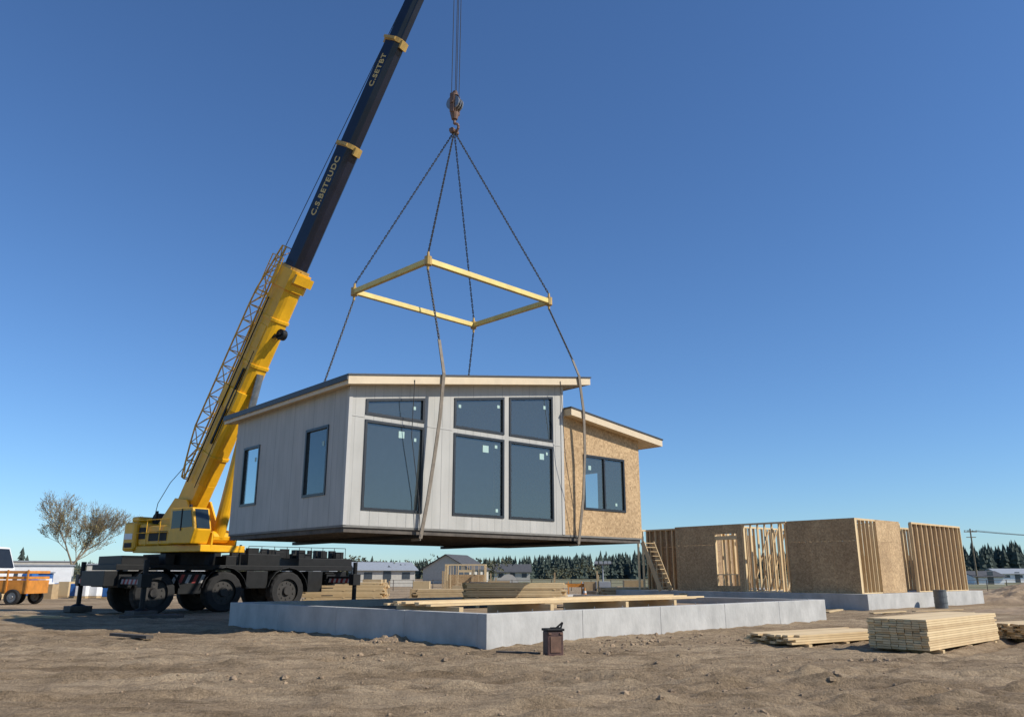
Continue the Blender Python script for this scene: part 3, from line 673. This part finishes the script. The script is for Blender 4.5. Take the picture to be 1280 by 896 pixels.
# ---------------------------------------------------------------- framed building (right)
GO=Vector((16.4,39,.73)); GM=frame(GO,(.755,.655,0)); fb=empty('unfinished_framed_house',GO); WH=3.5
mb=MB(); mb.box(-.45,-.45,-1.0,13.4,15.,-.01); mb.obj('concrete_slab',CONC,fb,GM,bevel=.015)
studs=MB(); panel=MB(); panel2=MB()
def stud_wall(axis_,c,r0,r1,sp_=.41,z1=WH,open_=None,th=.14):
    def bx(ra,rb,za,zb):
        if axis_=='x': studs.box(ra,c+.0,za,rb,c+th,zb)
        else: studs.box(c,ra,za,c+th,rb,zb)
    bx(r0,r1,0,.045); bx(r0,r1,z1-.09,z1)
    r=r0; 
    while r<r1-.03:
        if open_ and open_[0]<r<open_[1]:
            bx(r,r+.042,open_[3],z1-.092); 
            if open_[2]>.1: bx(r,r+.042,.047,open_[2])
        else: bx(r,r+.042,.047,z1-.092)
        r+=sp_
    bx(r1-.042,r1,.047,z1-.092)
    if open_:
        bx(open_[0],open_[1],open_[3]-.2,open_[3]-.002)
        if open_[2]>.1: bx(open_[0],open_[1],open_[2]-.05,open_[2]-.002)
        bx(open_[0]-.05,open_[0]-.005,.047,z1-.092); bx(open_[1]+.005,open_[1]+.05,.047,z1-.092)
def pan(axis_,c,r0,r1,z0=0,z1=WH,th=.014,mb_=None):
    mb_=mb_ or panel; r=r0
    while r<r1-.01:
        e_=min(r+1.22,r1)
        zz=z0
        while zz<z1-.01:
            ze=min(zz+2.44,z1)
            if axis_=='x': mb_.box(r+.003,c-th,zz+.003,e_-.003,c-.001,ze-.003)
            else: mb_.box(c-th,r+.003,zz+.003,c-.001,e_-.003,ze-.003)
            zz=ze
        r=e_
stud_wall('y',0,0,3.6); pan('y',0,0,3.6)
stud_wall('y',0,3.65,6.3,.42); stud_wall('y',0,6.35,10.7,.42,open_=(6.6,8.0,.9,2.9))
pan('y',0,6.3,6.58);pan('y',0,8.03,10.7);pan('y',0,6.58,8.03,3.0,WH);pan('y',0,6.58,8.03,0,.0+.3)
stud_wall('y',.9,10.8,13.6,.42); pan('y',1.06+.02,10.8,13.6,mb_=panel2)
stud_wall('x',0,.16,2.3,.4); stud_wall('x',0,2.35,4.7,.42); pan('x',0,2.1,4.7)
stud_wall('x',.6,4.8,6.2,.4,open_=(5.1,6.,1.1,2.6)); pan('x',.0+.6,4.8,6.2,0,1.05); 
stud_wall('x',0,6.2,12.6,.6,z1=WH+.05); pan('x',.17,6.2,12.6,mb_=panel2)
stud_wall('y',12.6,0.15,9,.45)
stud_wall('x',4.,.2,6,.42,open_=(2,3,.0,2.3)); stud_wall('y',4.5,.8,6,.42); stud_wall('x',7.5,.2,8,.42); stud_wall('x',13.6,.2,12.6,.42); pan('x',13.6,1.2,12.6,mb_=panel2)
stud_wall('y',2.4,.8,3.8,.42); stud_wall('x',2.2,4.6,12,.42); stud_wall('y',8.2,2.3,10,.42); stud_wall('y',2.6,7.7,13,.42)
for i in range(5): studs.beam((.3,4+.5*i,0.1),(1.7,3.7+.5*i,3.2),.045,.09)
for i in range(3): studs.beam((.2,1+.9*i,.1),(-.02+.1,2.6+.5*i,3.1),.045,.09)
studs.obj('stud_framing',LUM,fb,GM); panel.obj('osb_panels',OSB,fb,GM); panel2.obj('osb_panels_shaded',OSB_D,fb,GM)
mb=MB()
for s_ in(0,.9): mb.beam((.0+s_-.9,11.2,0),(.0+s_-.9,12.4,2.7),.05,.28)
for i in range(11): 
    f=(i+.5)/11; mb.box(-.88,11.2+1.2*f-.1,2.7*f+.05,-.02,11.2+1.2*f+.12,2.7*f+.09)
mb.obj('stair',LUM2,fb,GM)
e=empty('trash_drum',(21.2,41.3,0)); mb=MB(); mb.cyl((21.2,41.3,.0),(21.2,41.3,.85),.3,.3,18)
for z in(.25,.55,.84): mb.cyl((21.2,41.3,z),(21.2,41.3,z+.03),.32,.32,18)
mb.obj('drum',mat('drum_grey',(.12,.13,.13),.5,.3),e)
planks('scrap_plank',[((17.5,36.5,.05),(20.3,37.8,.08),.2,.05),((15,35,.05),(17,36.3,.07),.2,.05),((13.5,36,.05),(14.9,38,.07),.25,.05)],LUM2)

# ---------------------------------------------------------------- background trees
def leafmat(n,c,c2): return mat(n,c,.9,.3,.35,c2=c2)
CONI=leafmat('hazed_conifer_foliage',(.062,.082,.060),(.034,.050,.042)); DEC=leafmat('spring_foliage',(.13,.12,.06),(.065,.068,.038)); BARK=mat('bark',(.20,.155,.10),.9,.3,4)  # conifer green is paled, distance haze mixed into the colour
def conifer(mb,x,y,h,wd):
    tiers=8; 
    for k in range(tiers):
        f=k/tiers; zb=h*(.06+.9*f); zt=h*(.06+.9*f+.24*(1-f*.4)); r=wd*(1-f)**.85*U(.8,1.15)+.12; n=9; c=len(mb.v)
        mb.v.append((x+U(-.1,.1),y,min(zt,h))); a0=R()*6
        for i in range(n): 
            a=a0+i*6.283/n; q=r*(U(.85,1.2) if i%2 else U(.45,.7)); mb.v.append((x+q*math.cos(a),y+q*math.sin(a),zb-U(0,.06)*h))
        for i in range(n): mb.f.append((c,c+1+i,c+1+(i+1)%n))
def bush(mb,x,y,h,wd,n=160):
    cs_=[(U(-.5,.5)*wd,U(-.5,.5)*wd,h*U(.4,.85),U(.25,.5)*wd) for _ in range(6)]
    for _ in range(n):
        c=random.choice(cs_); d=Vector((random.gauss(0,1),random.gauss(0,1),random.gauss(0,1))).normalized()*c[3]*U(.5,1)
        p=Vector((x+c[0],y+c[1],c[2]))+d; s=wd*.07; a=Vector((U(-1,1),U(-1,1),U(-1,1)))*s; b=Vector((U(-1,1),U(-1,1),U(-1,1)))*s
        mb.quad(p-a,p-b,p+a,p+b)
mb=MB()
for i in range(1100):
    px=U(.13,.95); d=U(310,400); f=min(1,max(0,(px-.15)/.45)); hh=(10.3+4.*f)*U(.72,1.0)*(1+.25*noise.noise(Vector((px*14,0,0)))); conifer(mb,px*d,d,hh,hh*.2)
for i in range(420):
    px=U(-.2,.18); d=U(290,360); f=max(0,(px+.2)/.38); hh=U(7.5,9.5)*(.7+.45*f); conifer(mb,px*d,d,hh,hh*.22)
for i in range(380):
    px=U(-.75,-.15); d=U(340,430); hh=U(5,8.5); conifer(mb,px*d,d,hh,hh*.25)
for px,d,hh in((-.595,110,5.2),(-.615,115,4),(-.588,120,4.4),(-.64,118,4.5),(-.17,150,5.)): conifer(mb,px*d,d,hh,hh*.24)
mb.obj('distant_conifer_forest',CONI,fix=False)
mb=MB()
for i in range(90):
    px=U(-.75,.1); d=U(150,240); hh=U(3,5.2); bush(mb,px*d,d,hh,hh*.8,110)
for i in range(26):
    px=U(-.25,-.12); d=U(110,140); bush(mb,px*d,d,U(2.5,4.3),3,130)
for i in range(70):
    px=U(.2,.8); d=U(210,290); hh=U(2,4); bush(mb,px*d,d,hh,hh*1.2,60)
mb.obj('distant_hedgerow',DEC,fix=False)
def tree(name,x,y,h,seed,leafn=1):
    random.seed(seed); e=empty(name,(x,y,0)); mb=MB(); lf=MB(); tw=[]
    def br(p,d,L,r,lev):
        q=p; segs=3
        for s in range(segs):
            d2=(d+Vector((U(-1,1),U(-1,1),U(-.3,.6)))*.13).normalized(); n_=q+d2*(L/segs); r2=r*(1-.25/segs*1.2)
            mb.cyl(q,n_,r,r2,4 if lev>1 else 8,cap=False); q=n_; r=r2; d=d2
            if lev>=4: tw.append(q)
            if lev>=1 and lev<6 and R()<.6:
                dd=(d+Vector((U(-1,1),U(-1,1),U(-.4,.9)))*.8).normalized(); br(q,dd,L*.6,max(.009,r*.5),lev+1)
        if lev<6:
            for _ in range(3 if lev<4 else 2):
                sp_=.62 if lev else .8
                dd=(d+Vector((U(-1,1),U(-1,1),U(-.2,.75)))*sp_).normalized(); br(q,dd,L*U(.68,.86),max(.009,r*.6),lev+1)
    br(Vector((x,y,-.1)),Vector((0,0,1)),h*.2,h*.016,0)
    for p in tw:
        if R()<.22*leafn:
            c=p+Vector((U(-.12,.12),U(-.12,.12),U(-.12,.12))); s=.05; a=Vector((U(-1,1),U(-1,1),U(-1,1)))*s; b=Vector((U(-1,1),U(-1,1),U(-1,1)))*s; lf.quad(c-a,c-b,c+a,c+b)
    mb.obj('trunk_and_limbs',BARK,e,fix=False); lf.obj('spring_leaves',leafmat('budding_leaves',(.36,.29,.10),(.22,.18,.07)),e,fix=False); print('tree',len(mb.f),'h',max(v[2] for v in mb.v),'x',min(v[0] for v in mb.v),max(v[0] for v in mb.v))
tree('bare_tree',-38.6,72,12.0,5)
random.seed(99)

# ---------------------------------------------------------------- background structures
def trailer(name,x,y,w_,d_,h,xd=(.9,.42,0),m=WHITE):
    e=empty(name,(x,y,0)); M=frame((x,y,0),xd); mb=MB(); mb.box(0,0,.35,w_,d_,h); mb.obj('body',m,e,M,bevel=.03)
    mb=MB(); mb.box(-.1,-.1,h+.002,w_+.1,d_+.1,h+.1); mb.box(.3,.2,0,.5,d_-.2,.348); mb.box(w_-.5,.2,0,w_-.3,d_-.2,.348); mb.obj('roof_and_skids',GR,e,M)
    mb=MB(); n=int(w_/1.8)
    for i in range(n): 
        a=.5+i*1.8
        if i==n//2: mb.box(a,-.03,.4,a+.85,-.002,h-.4)
        else: mb.box(a,-.03,1.2,a+.9,-.002,h-.6)
    mb.obj('windows_and_door',mat('dark_glass',(.05,.06,.07),.2,.2),e,M)
BEI=mat('beige_siding',(.45,.42,.36),.7,.1); GR=mat('grey_siding',(.3,.32,.34),.7,.1); BLU=mat('blue_tarp',(.03,.13,.36),.5,.2); ORG=mat('orange_paint',(.58,.22,.03),.5,.25,2)
trailer('site_office_trailer',-43,66,7,2.6,2.3); trailer('site_office_trailer',-35.5,69,7,2.6,2.4,m=BEI); trailer('storage_container',-27,63,4,2.4,2.1,m=WHITE)
trailer('site_office_trailer',-58,90,9,2.6,3.0,m=BEI); trailer('storage_container',-26,95,6,2.4,2.7,m=GR); trailer('storage_container',-36.6,62,1.9,1.8,1.7,m=BLU)
e=empty('pallet_stacks',(-33,58,0)); a=MB();b=MB();c=MB()
for i in range(18):
    x=-36+i*.62+U(-.1,.1); y=U(56,61); h=U(.8,1.7); k=random.choice((a,a,a,b,c)); k.box(x,y,.14,x+.75,y+.8,h)
    c.box(x-.02,y-.02,0,x+.77,y+.82,.136)
a.obj('wrapped_pallets',WHITE,e,bevel=.04); b.obj('blue_pallets',BLU,e,bevel=.04); c.obj('wood_pallets',LUM2,e)
e=empty('pallet_stacks',(0,58,0)); a=MB();b=MB();c=MB()
for i in range(30):
    x=U(-12,16); y=U(54,66); h=U(.4,1.3); k=random.choice((a,b,c,c,c)); k.box(x,y,.14,x+U(.6,1.8),y+.8,h)
    c.box(x-.02,y-.02,0,x+.77,y+.82,.136)
for i in range(14):
    x=U(-11,14);y=U(52,68); c.box(x,y,0,x+.09,y+.09,U(.9,1.9))
a.obj('wrapped_pallets',WHITE,e,bevel=.04); b.obj('dark_materials',DARK,e,bevel=.04); c.obj('wood_pallets',LUM2,e)
def gable(name,x,y,w_,d_,h,rh,wm,rm,xd=(1,0,0)):
    e=empty(name,(x,y,0)); M=frame((x,y,0),xd); mb=MB(); mb.box(0,0,0,w_,d_,h)
    for xx in(0.01,w_-.01): mb.quad((xx,0,h),(xx,d_,h),(xx,d_/2,h+rh))
    mb.obj('walls',wm,e,M,fix=False)
    mb=MB(); o_=.4
    for s_ in(0,1):
        y0,y1=(-o_,d_/2) if s_==0 else (d_+o_,d_/2); z0=h-rh*o_/(d_/2)
        mb.hexa([(-o_,y0,z0),(w_+o_,y0,z0),(w_+o_,y1,h+rh),(-o_,y1,h+rh),(-o_,y0,z0+.12),(w_+o_,y0,z0+.12),(w_+o_,y1,h+rh+.12),(-o_,y1,h+rh+.12)])
    mb.obj('gable_roof',rm,e,M)
    mb=MB(); k=0
    while 1+k*2.6<w_-1.5: mb.box(1+k*2.6,-.04,1.,2.1+k*2.6,-.002,min(2.2,h-.3)); k+=1
    mb.box(w_*.45,-.05,0,w_*.45+1,-.003,2.1); mb.obj('windows_and_door',mat('dark_glass',(.05,.06,.07),.2,.2),e,M)
SH=mat('shingle_roof',(.075,.075,.078),.9,.2,2)
gable('warehouse',-21,112,8,9,2.2,1.0,BEI,GR,xd=(.9,.3,0)); gable('suburban_house',-7.5,145,9,9,2.6,2.4,BEI,SH,xd=(.35,.94,0)); gable('suburban_house',-4,185,8,8,2.2,1.6,BEI,SH)
gable('barn',78,140,5,6,1.3,.8,WHITE,SH); gable('suburban_house',-40,170,12,8,2.4,1.8,WHITE,SH); gable('farm_shed',100,170,7,6,1.8,.9,WHITE,GR)
e=empty('storage_tent',(-1,120,0)); mb=MB(); 
for i in range(8):
    a0=math.pi*i/8;a1=math.pi*(i+1)/8; mb.quad((-.5-1.5*math.cos(a0),118,1.7*math.sin(a0)),(-.5-1.5*math.cos(a1),118,1.7*math.sin(a1)),(-.5-1.5*math.cos(a1),124,1.7*math.sin(a1)),(-.5-1.5*math.cos(a0),124,1.7*math.sin(a0)))
k=len(mb.v); mb.v+=[(-.5-1.5*math.cos(math.pi*i/8),118.01,1.7*math.sin(math.pi*i/8)) for i in range(9)]; mb.f.append(tuple(range(k,k+9)))
mb.obj('canopy',BEI,e,fix=False)
e=empty('framed_shed',(-6,74,0)); studs=MB()
stud_wall('x',74,-6,-2.4,.5,z1=2.5,open_=(-4.8,-3.6,.9,2.)); stud_wall('y',-6,74.2,77,.5,z1=2.5); stud_wall('x',77,-6,-2.4,.5,z1=2.5); stud_wall('y',-2.5,74.2,77,.5,z1=2.5)
studs.obj('stud_framing',LUM,e)
mb=MB(); mb.box(-5.9,76.7,0,-2.6,76.72,1.6); mb.obj('sheathing',OSB,e)
def pole(x,y,h):
    e=empty('utility_pole',(x,y,0)); mb=MB(); mb.cyl((x,y,0),(x,y,h),.16,.11,8); mb.box(x-1.1,y-.06,h-.6,x+1.1,y+.06,h-.48); mb.box(x-.8,y-.06,h-1.5,x+.8,y+.06,h-1.38)
    for d in(-1,-.4,.4,1): mb.cyl((x+d,y,h-.48),(x+d,y,h-.25),.05,.05,6)
    mb.obj('pole',BARK,e)
PP=[(78.5,140,9.2),(135,170,9.2),(200,200,9.2)]
for p in PP: pole(*p)
mb=MB(); e=empty('power_lines',(100,150,8))
for a,b in zip(PP[:-1],PP[1:]):
    for d in(-1,-.4,1):
        pts=[]
        for i in range(13):
            f=i/12; pts.append((a[0]+d+(b[0]-a[0])*f,a[1]+(b[1]-a[1])*f,8.9-1.2*4*f*(1-f)*.5))
        tube(mb,pts,.03,4)
mb.obj('wires',CABLE,e)
e=empty('utility_trailer',(-28,45,0)); mb=MB(); x0,y0,x9=-30.4,45,-26.2
mb.box(x0,y0,.6,x9,y0+2,.72); mb.box(x0,y0+.0,.72,x9,y0+.03,1.3); mb.box(x0,y0+1.97,.72,x9,y0+2,1.3); mb.box(x9-.03,y0+.031,.72,x9,y0+1.969,1.3)
for z in(1.36,1.66): mb.box(x0,y0-.0,z,x9,y0+.04,z+.14); mb.box(x0,y0+1.96,z,x9,y0+2.,z+.14); mb.box(x9-.04,y0+.05,z,x9,y0+1.95,z+.14)
for x in(x9-.1,x9-1.2,x9-2.4,x0): mb.box(x,y0-.06,.6,x+.08,y0-.002,1.85)
mb.obj('slatted_bed',ORG,e)
t_=MB();h_=MB()
for x in(x9-.7,x9-1.7): wheel(t_,h_,(x,y0-.12,.42),(0,1,0),.42,.22); wheel(t_,h_,(x,y0+2.1,.42),(0,1,0),.42,.22)
t_.obj('tires',RUB,e);h_.obj('hubs',STEEL,e)
e=empty('box_truck',(-33,49,0)); mb=MB(); mb.box(-38,48,1.1,-33.2,50.4,3.6); mb.obj('cargo_box',WHITE,e,bevel=.05)
mb=MB(); k=[(-33.1,.8),(-30.3,.8),(-30.2,1.9),(-30.7,3.2),(-33.1,3.4)]
mb.v+=[(a,48.1,b) for a,b in k]+[(a,50.3,b) for a,b in k]; mb.f+=[tuple(range(5)),tuple(range(5,10))]+[(i,(i+1)%5,5+(i+1)%5,5+i) for i in range(5)]; mb.obj('cab',WHITE,e,bevel=.06)
mb=MB(); mb.quad((-32.4,48.08,2.2),(-30.5,48.08,2.2),(-30.85,48.08,3.05),(-32.4,48.08,3.05)); mb.quad((-30.18,48.3,2.0),(-30.18,50.1,2.0),(-30.62,50.1,3.1),(-30.62,48.3,3.1)); mb.obj('cab_windows',BLACK,e,fix=False)
t_=MB();h_=MB()
for x in(-31.8,-36.6): 
    for y in(48.2,50.2): wheel(t_,h_,(x,y,.5),(0,1,0),.5,.3)
t_.obj('tires',RUB,e);h_.obj('hubs',STEEL,e)
def cone(x,y):
    e=empty('traffic_cone',(x,y,0)); mb=MB(); mb.cyl((x,y,.03),(x,y,.75),.17,.03,14); mb.box(x-.22,y-.22,0,x+.22,y+.22,.03); mb.obj('cone',ORG,e)
    mb=MB(); mb.cyl((x,y,.4),(x,y,.55),.11,.085,14); mb.obj('reflective_band',WHITE,e)
for x,y in((4.9,56),(-1.8,60),(6.3,60),(8.5,58)): cone(x,y)
e=empty('orange_barrier',(5.2,62,0)); mb=MB()
for x in(4.2,5.2): mb.beam((x,61.7,0),(x,62,1.1),.06,.06); mb.beam((x,62.3,0),(x,62,1.1),.06,.06)
mb.box(4,61.9,.7,5.4,61.97,.95); mb.obj('barrier',ORG,e)
e=empty('portable_light_tower',(6.7,62,0)); mb=MB(); mb.box(6.2,61.5,.4,7.3,62.6,1.1); mb.cyl((6.8,62,1.1),(6.8,62,2.4),.06,.05,8); mb.box(6.3,61.9,2.3,7.3,62.,2.36)
for x in(6.3,6.65,7.,7.3): mb.box(x-.13,61.8,2.36,x+.13,62,2.56)
mb.obj('generator_and_mast',GR,e,bevel=.02); t_=MB();h_=MB(); wheel(t_,h_,(6.4,61.5,.33),(0,1,0),.33,.2);wheel(t_,h_,(7.1,61.5,.33),(0,1,0),.33,.2); t_.obj('tires',RUB,e);h_.obj('hubs',STEEL,e)
e=empty('construction_fence',(0,80,0)); mb=MB()
for i in range(40):
    x=-20+i*2.; mb.cyl((x,84,0),(x,84,1.1),.04,.04,5)
for z in(.4,.75,1.05): mb.cyl((-20,84,z),(58,84,z),.015,.015,4)
mb.obj('posts_and_wire',DARK,e)
print('DONE',len(bpy.data.objects))
